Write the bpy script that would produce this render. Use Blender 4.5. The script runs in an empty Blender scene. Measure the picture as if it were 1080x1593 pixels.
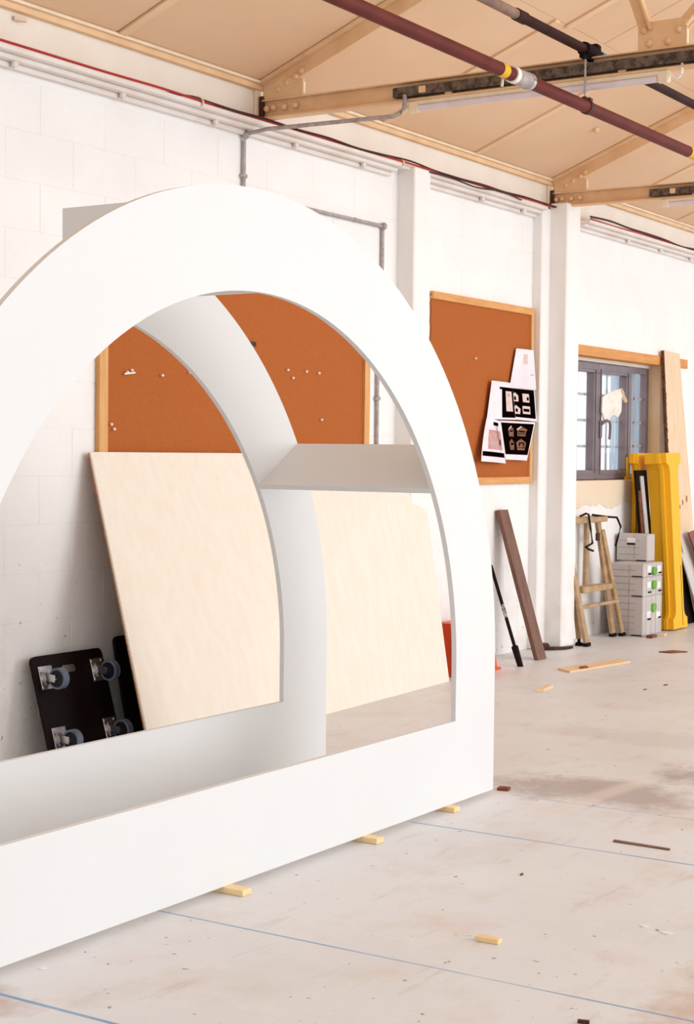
import bpy, bmesh, math, random
from mathutils import Vector, Matrix
random.seed(7)
S = bpy.context.scene
COL = S.collection

# ------------------------------------------------------------------ camera
W, H, FPX = 1080.0, 1593.0, 2539.7
YAW, PIT, ROL = 0.99988562, -0.03730207, 0.01089636
CAM = Vector((0, 0, 1.45))
fwd = Vector((math.sin(YAW)*math.cos(PIT), math.cos(YAW)*math.cos(PIT), math.sin(PIT)))
r0 = fwd.cross(Vector((0, 0, 1))).normalized(); u0 = r0.cross(fwd)
rgt = math.cos(ROL)*r0 + math.sin(ROL)*u0
upv = -math.sin(ROL)*r0 + math.cos(ROL)*u0
cd = bpy.data.cameras.new('camera'); cam = bpy.data.objects.new('camera', cd); COL.objects.link(cam)
cd.sensor_fit = 'VERTICAL'; cd.sensor_height = 36.0; cd.lens = 36.0*FPX/H
cd.clip_start = 0.05; cd.clip_end = 200
cam.matrix_world = Matrix(((rgt.x, upv.x, -fwd.x, CAM.x), (rgt.y, upv.y, -fwd.y, CAM.y), (rgt.z, upv.z, -fwd.z, CAM.z), (0, 0, 0, 1)))
S.camera = cam

# ------------------------------------------------------------------ light
world = bpy.data.worlds.new('overcast_sky'); S.world = world; world.use_nodes = True
bg = world.node_tree.nodes['Background']
bg.inputs[0].default_value = (0.95, 0.98, 1.0, 1); bg.inputs[1].default_value = 1.0
def area(name, loc, target, sx, sy, power, col):
    l = bpy.data.lights.new(name, 'AREA'); l.shape = 'RECTANGLE'; l.size = sx; l.size_y = sy; l.energy = power; l.color = col
    o = bpy.data.objects.new(name, l); COL.objects.link(o); o.location = loc
    o.rotation_euler = (Vector(target)-Vector(loc)).to_track_quat('-Z', 'Y').to_euler(); return o
area('added_daylight_area', (10.5, -9.0, 3.4), (5.5, 5.0, 1.2), 8.0, 4.5, 600, (0.97, 0.985, 1.0))  # added area light imitating daylight from the right; no door stands there
S.view_settings.view_transform = 'Standard'; S.view_settings.look = 'None'
S.view_settings.gamma = 1; S.view_settings.use_curve_mapping = False
S.view_settings.exposure = 0.40

# ------------------------------------------------------------------ helpers
def ray(px, py): return rgt*((px-W/2)/FPX) - upv*((py-H/2)/FPX) + fwd
def at(px, py, Y):
    d = ray(px, py); return CAM + d*(Y/d.y)
def on_floor(px, py, z=0.0):
    d = ray(px, py); return CAM + d*((z-CAM.z)/d.z)
def lin(c):
    f = lambda v: v/12.92 if v <= .04045 else ((v+.055)/1.055)**2.4
    return tuple(f(v/255.0) for v in c) + (1.0,)

class NT:
    def __init__(s, name):
        s.m = bpy.data.materials.new(name); s.m.use_nodes = True; s.t = s.m.node_tree; s.n = s.t.nodes
        s.p = s.n['Principled BSDF']
    def node(s, ty, **kw):
        n = s.n.new(ty)
        for k, v in kw.items():
            if k.startswith('i_'):
                key = k[2:]; n.inputs[int(key) if key.isdigit() else key].default_value = v
            else: setattr(n, k, v)
        return n
    def link(s, a, b): s.t.links.new(a, b)
    def coord(s, scale=(1, 1, 1), kind='Object'):
        tc = s.node('ShaderNodeTexCoord'); mp = s.node('ShaderNodeMapping'); mp.inputs['Scale'].default_value = scale
        s.link(tc.outputs[kind], mp.inputs[0]); return mp.outputs[0]
    def noise(s, vec, scale, detail=4, rough=.55):
        n = s.node('ShaderNodeTexNoise'); n.inputs['Scale'].default_value = scale; n.inputs['Detail'].default_value = detail
        n.inputs['Roughness'].default_value = rough; s.link(vec, n.inputs['Vector']); return n.outputs['Fac']
    def ramp(s, fac, lo, hi):
        n = s.node('ShaderNodeMapRange'); n.inputs[1].default_value = lo; n.inputs[2].default_value = hi; n.clamp = True
        s.link(fac, n.inputs[0]); return n.outputs[0]
    def mix(s, fac, a, b):
        n = s.node('ShaderNodeMix', data_type='RGBA')
        if isinstance(fac, (int, float)): n.inputs[0].default_value = fac
        else: s.link(fac, n.inputs[0])
        for v, i in ((a, 6), (b, 7)):
            if isinstance(v, tuple): n.inputs[i].default_value = v
            else: s.link(v, n.inputs[i])
        return n.outputs[2]
    def math(s, op, a, b=None):
        n = s.node('ShaderNodeMath', operation=op)
        for v, i in ((a, 0), (b, 1)):
            if v is None: continue
            if isinstance(v, (int, float)): n.inputs[i].default_value = v
            else: s.link(v, n.inputs[i])
        return n.outputs[0]
    def bump(s, h, strength, dist=.01):
        b = s.node('ShaderNodeBump'); b.inputs['Strength'].default_value = strength; b.inputs['Distance'].default_value = dist
        s.link(h, b.inputs['Height']); s.link(b.outputs[0], s.p.inputs['Normal'])
    def color(s, c):
        if isinstance(c, tuple): s.p.inputs['Base Color'].default_value = c
        else: s.link(c, s.p.inputs['Base Color'])

def mat(name, c1, c2=None, rough=.6, scale=8, metal=0, stretch=(1, 1, 1), bump=0, bscale=None, lo=.35, hi=.65, spec=.35, kind='Object'):
    t = NT(name); c1 = lin(c1)
    t.p.inputs['Roughness'].default_value = rough; t.p.inputs['Metallic'].default_value = metal
    t.p.inputs['Specular IOR Level'].default_value = spec
    v = t.coord(stretch, kind)
    if c2 is None: c2 = tuple(x*255*.93 for x in [0, 0, 0]); c2l = tuple(x*.9 for x in c1[:3])+(1,)
    else: c2l = lin(c2)
    f = t.noise(v, scale)
    t.color(t.mix(t.ramp(f, lo, hi), c1, c2l))
    if bump: t.bump(t.noise(v, bscale or scale*3), bump)
    return t.m

def wall_material(name, base, blot, chips=.70):
    t = NT(name); v = t.coord(kind='Object'); t.p.inputs['Roughness'].default_value = .55; t.p.inputs['Specular IOR Level'].default_value = .3
    g = t.node('ShaderNodeNewGeometry').outputs['Position']
    big = t.ramp(t.noise(g, 1.3, 5), .35, .7)
    c = t.mix(t.math('MULTIPLY', big, .6), lin(base), lin(blot))
    # rare paint chips, more of them low on the wall
    chip = t.ramp(t.noise(g, 26, 3), chips, chips+.02)
    sep = t.node('ShaderNodeSeparateXYZ'); t.link(g, sep.inputs[0])
    low = t.ramp(sep.outputs[2], 1.1, .2)
    c = t.mix(t.math('MULTIPLY', chip, low), c, lin((170, 120, 85)))
    c = t.mix(t.math('MULTIPLY', t.ramp(t.noise(g, 3.2, 6), .5, .75), t.math('MULTIPLY', low, .35)), c, lin((196, 172, 158)))
    t.color(c)
    n = t.math('ADD', t.noise(g, 14, 5), t.math('MULTIPLY', t.noise(g, 60, 2), .3))
    t.bump(n, .35, .012)
    return t.m

def floor_material():
    t = NT('concrete_floor'); g = t.node('ShaderNodeNewGeometry').outputs['Position']
    t.p.inputs['Roughness'].default_value = .42; t.p.inputs['Specular IOR Level'].default_value = .35
    sep = t.node('ShaderNodeSeparateXYZ'); t.link(g, sep.inputs[0]); X, Y = sep.outputs[0], sep.outputs[1]
    c = t.mix(t.ramp(t.noise(g, .9, 6), .3, .7), lin((227, 228, 230)), lin((217, 217, 219)))
    c = t.mix(t.math('MULTIPLY', t.ramp(t.noise(g, 2.7, 7, .65), .50, .72), .45), c, lin((208, 186, 170)))
    c = t.mix(t.math('MULTIPLY', t.ramp(t.noise(g, 6.0, 6, .7), .56, .70), .25), c, lin((240, 236, 232)))
    # worn smears along the room
    mp = t.node('ShaderNodeMapping'); mp.inputs['Scale'].default_value = (1.2, 6, 1); t.link(g, mp.inputs[0])
    c = t.mix(t.math('MULTIPLY', t.ramp(t.noise(mp.outputs[0], 1.6, 6, .7), .58, .75), .35), c, lin((150, 128, 120)))
    # small dark spots
    c = t.mix(t.math('MULTIPLY', t.ramp(t.noise(g, 19, 2), .72, .74), .75), c, lin((120, 90, 75)))
    c = t.mix(t.math('MULTIPLY', t.ramp(t.noise(g, 31, 2), .735, .75), .6), c, lin((110, 85, 75)))
    wob = t.math('MULTIPLY', t.math('SUBTRACT', t.noise(g, 3.4, 6, .7), .5), 2.4)
    def blotch(cx, cy, rx, ry, col, amt):  # soft ellipse of colour, for real stains and the painted corner darkening
        dx = t.math('DIVIDE', t.math('SUBTRACT', X, cx), rx); dy = t.math('DIVIDE', t.math('SUBTRACT', Y, cy), ry)
        d = t.math('ADD', t.math('SQRT', t.math('ADD', t.math('MULTIPLY', dx, dx), t.math('MULTIPLY', dy, dy))), wob)
        return t.mix(t.math('MULTIPLY', t.ramp(d, 1.1, .55), amt), c, lin(col))
    c = blotch(6.45, 2.85, .28, .5, (150, 126, 118), .6)
    c = blotch(7.0, 2.45, .3, .35, (134, 112, 106), .6)
    c = blotch(7.8, 3.1, .22, .9, (176, 160, 152), .2)
    c = blotch(4.2, 1.15, .9, .5, (190, 156, 130), .6)  # warm vignette darkening painted into the near right corner, not a spill
    c = blotch(3.05, 3.15, .12, .2, (170, 120, 100), .5)
    # blue setting-out lines snapped across the floor
    brk = t.ramp(t.noise(g, 1.7, 4), .30, .55)
    for xc, w, y0, amt in ((3.112, .006, 3.4, .95), (3.962, .004, 3.3, .85), (5.485, .006, 3.2, .75), (6.17, .006, 3.1, .6)):
        d = t.math('ABSOLUTE', t.math('SUBTRACT', X, xc))
        m = t.math('MULTIPLY', t.ramp(d, w*1.6, w*.8), t.ramp(Y, y0+.02, y0))
        m = t.math('MULTIPLY', t.math('MULTIPLY', m, amt), t.math('ADD', t.math('MULTIPLY', brk, .7), .3))
        c = t.mix(m, c, lin((96, 148, 190)))
    # pale swept band and a thin pale scratch
    for (p, q, w, amt) in (((845, 1268), (1010, 1212), .05, .55), ((1000, 1346), (1090, 1364), .008, .5), ((700, 1262), (860, 1278), .006, .4)):
        A, B = on_floor(*p), on_floor(*q); D = (B-A); L = D.length; D = D/L
        rx = t.math('SUBTRACT', X, A.x); ry = t.math('SUBTRACT', Y, A.y)
        al = t.math('ADD', t.math('MULTIPLY', rx, D.x), t.math('MULTIPLY', ry, D.y))
        ac = t.math('ABSOLUTE', t.math('SUBTRACT', t.math('MULTIPLY', rx, D.y), t.math('MULTIPLY', ry, D.x)))
        m = t.math('MULTIPLY', t.ramp(ac, w*1.5, w*.5), t.math('MULTIPLY', t.ramp(al, -.1, .1), t.ramp(al, L+.1, L-.1)))
        c = t.mix(t.math('MULTIPLY', m, amt), c, lin((226, 216, 208)))
    t.color(c)
    t.bump(t.math('ADD', t.noise(g, 30, 4), t.math('MULTIPLY', t.noise(g, 4, 4), .6)), .12, .01)
    return t.m

def ply_material(name, a, b, stretch=(14, 14, .5)):
    t = NT(name); v = t.coord(stretch); t.p.inputs['Roughness'].default_value = .55; t.p.inputs['Specular IOR Level'].default_value = .25
    f = t.ramp(t.noise(v, 1.6, 6, .6), .3, .75)
    t.color(t.mix(f, lin(a), lin(b))); t.bump(t.noise(v, 6, 4), .05, .004); return t.m

def glass_material():
    m = bpy.data.materials.new('window_glass'); m.use_nodes = True; nt = m.node_tree
    for n in list(nt.nodes): nt.nodes.remove(n)
    out = nt.nodes.new('ShaderNodeOutputMaterial'); mx = nt.nodes.new('ShaderNodeMixShader'); fr = nt.nodes.new('ShaderNodeFresnel')
    tr = nt.nodes.new('ShaderNodeBsdfTransparent'); gl = nt.nodes.new('ShaderNodeBsdfGlossy'); gl.inputs['Roughness'].default_value = .02
    ge = nt.nodes.new('ShaderNodeNewGeometry'); mu = nt.nodes.new('ShaderNodeMath'); mu.operation = 'SUBTRACT'; mu.use_clamp = True
    nt.links.new(fr.outputs[0], mu.inputs[0]); nt.links.new(ge.outputs['Backfacing'], mu.inputs[1]); nt.links.new(mu.outputs[0], mx.inputs[0]); nt.links.new(tr.outputs[0], mx.inputs[1]); nt.links.new(gl.outputs[0], mx.inputs[2]); nt.links.new(mx.outputs[0], out.inputs[0])
    return m

M = dict(
    wall=wall_material('white_painted_block', (246, 245, 244), (238, 233, 230)),
    pier=wall_material('white_painted_render', (246, 244, 242), (240, 235, 232), .735),
    mortar=mat('painted_mortar', (226, 218, 212), rough=.7),
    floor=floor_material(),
    fascia=mat('cream_painted_steel', (240, 230, 218), (234, 222, 208), rough=.45, scale=3),
    ledge=mat('white_painted_steel_ledge', (238, 230, 225), (228, 216, 208), rough=.45, scale=4),
    panel=mat('tan_ceiling_board', (233, 198, 164), (228, 190, 154), rough=.75, scale=1.2, bump=.05, bscale=20),
    batten=mat('tan_ceiling_batten', (238, 204, 166), (230, 192, 152), rough=.6, scale=3),
    tan=mat('tan_painted_steel', (236, 198, 156), (224, 182, 138), rough=.5, scale=6, bump=.08, bscale=40),
    pale=mat('pale_cream_edge', (240, 218, 190), rough=.5),
    white=mat('matt_white_board', (227, 227, 227), (225, 225, 225), rough=.6, scale=1.5, spec=.25),
    ply=ply_material('pale_poplar_plywood', (240, 232, 220), (236, 223, 206)),
    plyedge=mat('plywood_edge', (196, 140, 96), (150, 96, 62), scale=30, stretch=(1, 1, 6)),
    cork=mat('orange_brown_cork', (182, 104, 55), (172, 94, 47), rough=.85, scale=120, lo=.3, hi=.7, bump=.15, bscale=200, spec=.1),
    pine=ply_material('varnished_pine', (226, 172, 108), (206, 142, 78), (3, 20, 20)),
    pinev=ply_material('varnished_pine_upright', (228, 178, 118), (210, 150, 88), (20, 20, 2)),
    lintel=ply_material('orange_pine_lintel', (226, 164, 96), (204, 132, 66), (2, 22, 22)),
    plank=ply_material('raw_pine_plank', (240, 214, 184), (226, 190, 152), (26, 26, 1.2)),
    bark=mat('dark_bark', (120, 72, 44), (70, 34, 20), scale=30),
    knot=mat('red_brown_knot', (176, 104, 64), (140, 70, 40), scale=40),
    redpipe=mat('oxide_red_painted_pipe', (104, 36, 28), (90, 28, 22), rough=.55, scale=6, spec=.25),
    darkpipe=mat('dark_brown_pipe', (60, 34, 30), (44, 22, 20), rough=.6, scale=6, spec=.15),
    galv=mat('galvanised_steel', (186, 176, 174), (156, 146, 146), rough=.45, scale=30, metal=.2),
    darkgalv=mat('weathered_galvanised_channel', (112, 98, 86), (64, 54, 46), rough=.5, scale=34, metal=.35, lo=.4, hi=.62),
    black=mat('black_film_faced_board', (22, 9, 9), (16, 6, 6), rough=.6, scale=4, spec=.15),
    rubber=mat('black_rubber', (28, 16, 14), rough=.8, spec=.15),
    chrome=mat('bright_zinc', (214, 210, 210), (190, 186, 188), rough=.25, scale=20, metal=.9),
    tyre=mat('grey_blue_tyre', (120, 128, 146), (96, 104, 124), rough=.5, scale=20),
    hub=mat('blue_wheel_hub', (14, 18, 40), (8, 10, 20), rough=.5),
    frame=mat('grey_purple_window_frame', (134, 122, 128), (122, 110, 116), rough=.4, scale=6),
    glass=glass_material(),
    bar=mat('grey_glazing_bar', (176, 184, 194), rough=.5),
    plastic=mat('white_plastic_bag', (250, 246, 240), (240, 230, 216), rough=.4, scale=10),
    beige=mat('beige_cloth', (206, 178, 146), rough=.7),
    yellow=ply_material('yellow_painted_wood', (250, 192, 44), (246, 182, 34), (6, 6, 1)),
    ladder=mat('khaki_painted_ladder', (190, 160, 124), (166, 134, 98), rough=.55, scale=14),
    box=mat('light_grey_plastic', (204, 196, 194), (196, 188, 186), rough=.5, scale=5),
    boxline=mat('grey_plastic_groove', (164, 154, 150), rough=.6),
    green=mat('green_plastic_latch', (112, 182, 44), (92, 160, 34), rough=.4),
    label=mat('white_label', (240, 238, 238), rough=.5),
    brown=ply_material('dark_brown_board', (132, 96, 80), (104, 72, 60), (16, 16, 1)),
    orange=mat('orange_plastic', (236, 88, 36), (214, 66, 20), rough=.45, scale=5, bump=.25, bscale=7),
    block=ply_material('pale_softwood_block', (246, 220, 170), (236, 200, 144), (20, 4, 20)),
    redwood=mat('red_brown_offcut', (150, 84, 54), (112, 58, 36), scale=20),
    offcut=ply_material('plywood_offcut', (240, 212, 176), (226, 190, 148), (2, 20, 10)),
    paper=mat('white_paper', (240, 234, 240), (232, 222, 228), rough=.6, scale=4, spec=.2),
    ink=mat('black_printed_ink', (16, 6, 6), (10, 4, 4), rough=.9, scale=4, spec=0),
    inkgrey=mat('grey_pink_print', (196, 160, 160), (208, 130, 126), rough=.5, scale=26, lo=.45, hi=.6),
    inkpale=mat('pale_print', (226, 204, 200), (214, 186, 170), rough=.5, scale=30),
    inkgold=mat('ochre_print', (150, 96, 56), (90, 56, 36), rough=.5, scale=50),
    cable_red=mat('red_cable', (178, 40, 40), rough=.5),
    cable_dark=mat('dark_cable', (62, 32, 34), rough=.6),
    tube=mat('lavender_white_tube', (232, 220, 226), rough=.3),
    lampend=mat('cream_lamp_end', (240, 222, 194), rough=.5),
    tape_y=mat('yellow_tape', (232, 178, 40), rough=.5), tape_b=mat('blue_tape', (24, 128, 172), rough=.5),
    rust=mat('dark_rust', (80, 40, 26), (50, 20, 14), scale=30), plaster=None,
    clad=mat('blue_grey_cladding', (176, 190, 204), (150, 166, 184), rough=.6, scale=4, stretch=(8, 8, .4)),
    redboard=mat('red_brown_board', (142, 76, 58), (120, 60, 46), rough=.5, scale=5),
    whiteboard=mat('off_white_board', (232, 220, 212), rough=.5), greyboard=mat('pale_grey_board', (206, 208, 210), rough=.5),
    push=mat('white_pin_plastic', (250, 240, 230), rough=.4),
)
M['plaster'] = wall_material('cream_plaster', (238, 222, 202), (224, 196, 158), .8)

def tag(o, label=None, cat=None, group=None, kind=None):
    for k, v in (('label', label), ('category', cat), ('group', group), ('kind', kind)):
        if v: o[k] = v
    return o
def obj(name, bm, m, parent=None, smooth=False, recalc=True):
    if recalc: bmesh.ops.recalc_face_normals(bm, faces=bm.faces)
    me = bpy.data.meshes.new(name); bm.to_mesh(me); bm.free()
    if smooth:
        for p in me.polygons: p.use_smooth = True
        me.set_sharp_from_angle(angle=math.radians(35))
    me.materials.append(m)
    o = bpy.data.objects.new(name, me); COL.objects.link(o)
    if parent: o.parent = parent
    return o
def empty(name, loc=(0, 0, 0), rot=(0, 0, 0)):
    o = bpy.data.objects.new(name, None); COL.objects.link(o); o.location = loc; o.rotation_euler = rot; o.empty_display_size = .1; return o
def box(bm, x0, x1, y0, y1, z0, z1, mtx=None, bev=0):
    r = bmesh.ops.create_cube(bm, size=1)
    m = Matrix.Translation(((x0+x1)/2, (y0+y1)/2, (z0+z1)/2)) @ Matrix.Diagonal((x1-x0, y1-y0, z1-z0, 1))
    if mtx is not None: m = mtx @ m
    bmesh.ops.transform(bm, matrix=m, verts=r['verts'])
    if bev:
        ed = list({e for v in r['verts'] for e in v.link_edges})
        bmesh.ops.bevel(bm, geom=ed, offset=bev, segments=1, affect='EDGES', clamp_overlap=True)
def BX(*a, **k):
    bm = bmesh.new(); box(bm, *a, **k); return bm
def frame_between(p, q, side=None):
    p, q = Vector(p), Vector(q); z = (q-p).normalized()
    s = Vector(side) if side is not None else (Vector((0, 0, 1)) if abs(z.z) < .95 else Vector((1, 0, 0)))
    x = (s - z*s.dot(z)).normalized(); y = z.cross(x)
    return Matrix(((x.x, y.x, z.x, p.x), (x.y, y.y, z.y, p.y), (x.z, y.z, z.z, p.z), (0, 0, 0, 1))), (q-p).length
def bar(bm, p, q, wx, wy, side=None, bev=0):
    m, L = frame_between(p, q, side); box(bm, -wx/2, wx/2, -wy/2, wy/2, 0, L, m, bev)
def cyl(bm, p, q, r, n=16, r2=None):
    m, L = frame_between(p, q)
    a = bmesh.ops.create_cone(bm, cap_ends=True, segments=n, radius1=r, radius2=r if r2 is None else r2, depth=L)
    bmesh.ops.transform(bm, matrix=m @ Matrix.Translation((0, 0, L/2)), verts=a['verts'])
def tube(bm, pts, r, n=8):
    pts = [Vector(p) for p in pts]; rings = []
    for i, p in enumerate(pts):
        d = (pts[min(i+1, len(pts)-1)] - pts[max(i-1, 0)]).normalized()
        s = Vector((0, 0, 1)) if abs(d.z) < .9 else Vector((1, 0, 0))
        x = (s-d*s.dot(d)).normalized(); y = d.cross(x)
        rings.append([bm.verts.new(p + (x*math.cos(a) + y*math.sin(a))*r) for a in [2*math.pi*k/n for k in range(n)]])
    for a, b in zip(rings, rings[1:]):
        for k in range(n): bm.faces.new((a[k], a[(k+1) % n], b[(k+1) % n], b[k]))
    bm.faces.new(rings[0]); bm.faces.new(rings[-1])
def smooth_path(pts, n=6):
    pts = [Vector(p) for p in pts]; out = []
    for i in range(len(pts)-1):
        p0, p1, p2, p3 = pts[max(i-1, 0)], pts[i], pts[i+1], pts[min(i+2, len(pts)-1)]
        for k in range(n):
            t = k/n; out.append(.5*((2*p1) + (p2-p0)*t + (2*p0-5*p1+4*p2-p3)*t*t + (3*p1-p0-3*p2+p3)*t**3))
    return out + [pts[-1]]
def prism(bm, poly, y0, y1):      # polygon in XZ extruded along y
    a = [bm.verts.new((x, y0, z)) for x, z in poly]; b = [bm.verts.new((x, y1, z)) for x, z in poly]
    bm.faces.new(a); bm.faces.new(b[::-1]); n = len(poly)
    for i in range(n): bm.faces.new((a[i], a[(i+1) % n], b[(i+1) % n], b[i]))
def slab(bm, quad, th, n=(0, 1, 0)):   # four points (may be twisted), thickened along n
    n = Vector(n).normalized()*th; a = [bm.verts.new(Vector(p)) for p in quad]; b = [bm.verts.new(Vector(p)+n) for p in quad]
    bm.faces.new(a); bm.faces.new(b[::-1])
    for i in range(4): bm.faces.new((a[i], a[(i+1) % 4], b[(i+1) % 4], b[i]))

YW = 5.376                       # face of the long wall
# ------------------------------------------------------------------ floor, wall
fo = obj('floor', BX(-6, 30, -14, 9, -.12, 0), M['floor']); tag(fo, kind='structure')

OX0, OX1, OZ0, OZ1 = 11.25, 13.37, 1.225, 2.225      # window opening
bm = bmesh.new(); y0, y1 = YW+.0015, YW+.172
box(bm, -1.5, OX0, y0, y1, 0, 3.5); box(bm, OX1, 20, y0, y1, 0, 3.5)
box(bm, OX0, OX1, y0, y1, 0, OZ0); box(bm, OX0, OX1, y0, y1, OZ1, 3.5)
wall = obj('wall_back', bm, M['wall']); tag(wall, kind='structure')
lw = obj('wall_left', BX(-1.75, -1.5, -9, YW+.27, 0, 3.6), M['wall']); tag(lw, kind='structure')  # unseen end wall, put in to block light from the left
shared = {}
def block(x0, x1, z0, z1):
    g = .0008; w, h = round(x1-x0-2*g, 3), round(z1-z0-2*g, 3)
    if w < .02 or h < .02: return
    key = (w, h)
    if key not in shared:
        b = bmesh.new(); box(b, 0, w, 0, .02, 0, h, bev=.0014)
        o = obj('block', b, M['wall'], wall); shared[key] = o.data
    else:
        o = bpy.data.objects.new('block', shared[key]); COL.objects.link(o); o.parent = wall
    o.location = (x0+g, YW-.0005 + random.uniform(-.0004, .0004), z0+g)
zs = [0, .175] + [.175+.228*k for k in range(1, 14)]
BX0, BX1 = 5.0, 14.45
for r, (za, zb) in enumerate(zip(zs, zs[1:])):
    x = BX0 - (.2275 if r % 2 else 0)
    while x < BX1-.01:
        xa, xb = max(x, BX0), min(x+.455, BX1); x += .455
        if xb <= OX0 or xa >= OX1 or zb <= OZ0 or za >= OZ1: block(xa, xb, za, zb)
        else:
            if xa < OX0: block(xa, OX0, za, zb)
            if xb > OX1: block(OX1, xb, za, zb)
            mx0, mx1 = max(xa, OX0), min(xb, OX1)
            if za < OZ0: block(mx0, mx1, za, OZ0)
            if zb > OZ1: block(mx0, mx1, OZ1, zb)
# rough plaster band under the window
bm = bmesh.new(); poly = [(11.35, 1.225), (13.37, 1.225)]; xx = 13.37
lvl = 0
while xx > 11.35: lvl = lvl*.8 + random.uniform(-.012, .012); poly.append((xx, 1.035 + lvl)); xx -= random.uniform(.012, .04)
poly.append((11.35, 1.03)); prism(bm, poly[::-1], YW-.006, YW+.004)
obj('plaster_patch', bm, M['plaster'], wall)

# piers
bm = bmesh.new(); box(bm, 8.925, 9.125, 5.250, YW+.01, 0, 3.245, bev=.008)
tag(obj('trim_1', bm, M['pier']), kind='structure')
bm = bmesh.new(); box(bm, 10.855, 11.32, 5.300, YW+.01, 0, 3.25, bev=.008); box(bm, 10.992, 11.22, 5.163, 5.31, .012, 3.29, bev=.01)
tag(obj('trim_2', bm, M['pier']), kind='structure')
bm = bmesh.new(); tube(bm, smooth_path([(10.86, 5.285, .004), (10.9, 5.2, .012), (11.0, 5.14, .008), (11.12, 5.135, .004)]), .014, 6)
box(bm, 10.84, 10.93, 5.22, 5.31, 0, .05, bev=.015)
tag(obj('crumbled_mortar', bm, M['rust']), 'dark crumbled mortar at the foot of the thick white pier', 'rubble')

# eaves beam: fascia, ledge, purlin
bm = bmesh.new(); box(bm, -1, 20, YW-.012, YW+.02, 3.215, 3.44, bev=.002); tag(obj('trim_3', bm, M['fascia']), kind='structure')
for i, (a, b) in enumerate(((-1, 8.80), (9.125, 10.86), (11.60, 18))):
    bm = bmesh.new(); box(bm, a, b, YW-.118, YW, 3.222, 3.246, bev=.004); box(bm, a, b, YW-.075, YW, 3.198, 3.222, bev=.004); box(bm, a, b, YW-.03, YW, 3.172, 3.198, bev=.004)
    tag(obj('trim_%d' % (4+i), bm, M['ledge']), kind='structure')
bm = bmesh.new(); box(bm, 8.80, 9.125, YW-.09, YW-.02, 3.225, 3.246, bev=.004); tag(obj('trim_7', bm, M['ledge']), kind='structure')
bm = bmesh.new(); box(bm, -1, 20, YW-.045, YW, 3.434, 3.478, bev=.002); t8 = tag(obj('trim_8', bm, M['tan']), kind='structure')
bm = bmesh.new(); box(bm, -1, 20, YW-.062, YW-.046, 3.464, 3.480, bev=.002); obj('purlin_edge', bm, M['pale'], t8)  # pale strip puts the highlight along the purlin's top edge into colour
NUTL = ('at the far left edge of the photo', 'second from the left, above the arch left shoulder', 'third from the left, just before the upright conduit', 'fourth from the left, just past the upright conduit', 'fifth from the left, nearest the slim pilaster',
        'midway between the slim pilaster and the thick pier', 'close to the left side of the thick pier', 'first one right of the thick pier', 'second one right of the thick pier', 'third one right of the thick pier')
nutx = [5.463, 6.209, 6.962, 7.714, 8.437, 9.968, 10.6, 12.5, 13.2, 13.9]
for i, x in enumerate(nutx):
    bm = bmesh.new(); cyl(bm, (x, YW-.05, 3.20), (x, YW-.05, 3.175), .017, 6); cyl(bm, (x, YW-.05, 3.175), (x, YW-.05, 3.163), .009, 8)
    tag(obj('nut', bm, M['ledge']), 'white painted nut under the top ledge, ' + NUTL[i], 'nut', 'painted nuts under the ledge')

# ------------------------------------------------------------------ ceiling
KR, ZR = .40, 3.462
def roof(x, y, dz=0): return Vector((x, y, ZR + KR*(YW-y) + dz))
RIDGE = -1.5
ceil = bmesh.new()
slab(ceil, [roof(-1.5, 5.7, .03), roof(20, 5.7, .03), roof(20, RIDGE, .03), roof(-1.5, RIDGE, .03)], .05, (0, 0, 1))
zr = roof(0, RIDGE).z
ce = obj('ceiling', ceil, M['panel']); tag(ce, kind='structure')
def cpanel(x0, x1, ya, yb):
    bm = bmesh.new(); g = .004
    slab(bm, [roof(x0+g, ya), roof(x1-g, ya), roof(x1-g, yb+g), roof(x0+g, yb+g)], .028, (0, 0, 1)); obj('ceiling_panel', bm, M['panel'], ce)
def cbatten(x, ya, yb, w=.055, h=.014):
    bm = bmesh.new(); slab(bm, [roof(x-w/2, ya, -h), roof(x+w/2, ya, -h), roof(x+w/2, yb, -h), roof(x-w/2, yb, -h)], h-.0015, (0, 0, 1)); obj('batten', bm, M['batten'], ce)
XS = [3.7, 4.93, 6.16, 7.40, 8.66, 9.86, 11.09, 12.32, 13.55, 14.78, 16.0]
for a, b in zip(XS, XS[1:]): cpanel(a, b, YW, 4.15)
XS2 = [3.7, 4.93, 6.16, 7.40, 8.78, 9.31, 11.09, 12.32, 13.55, 14.78, 16.0]
for a, b in zip(XS2, XS2[1:]): cpanel(a, b, 4.15, 2.2)
for x in (6.19, 8.66, 9.86, 12.32, 13.55): cbatten(x, YW-.05, 4.15)
cbatten(8.80, 4.15, 2.2); cbatten(6.19, 4.15, 2.2)
bm = bmesh.new(); cyl(bm, roof(10.55, 4.75, 0), roof(10.55, 4.75, -.03), .02, 10); obj('junction_cap', bm, M['tan'], ce)

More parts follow.
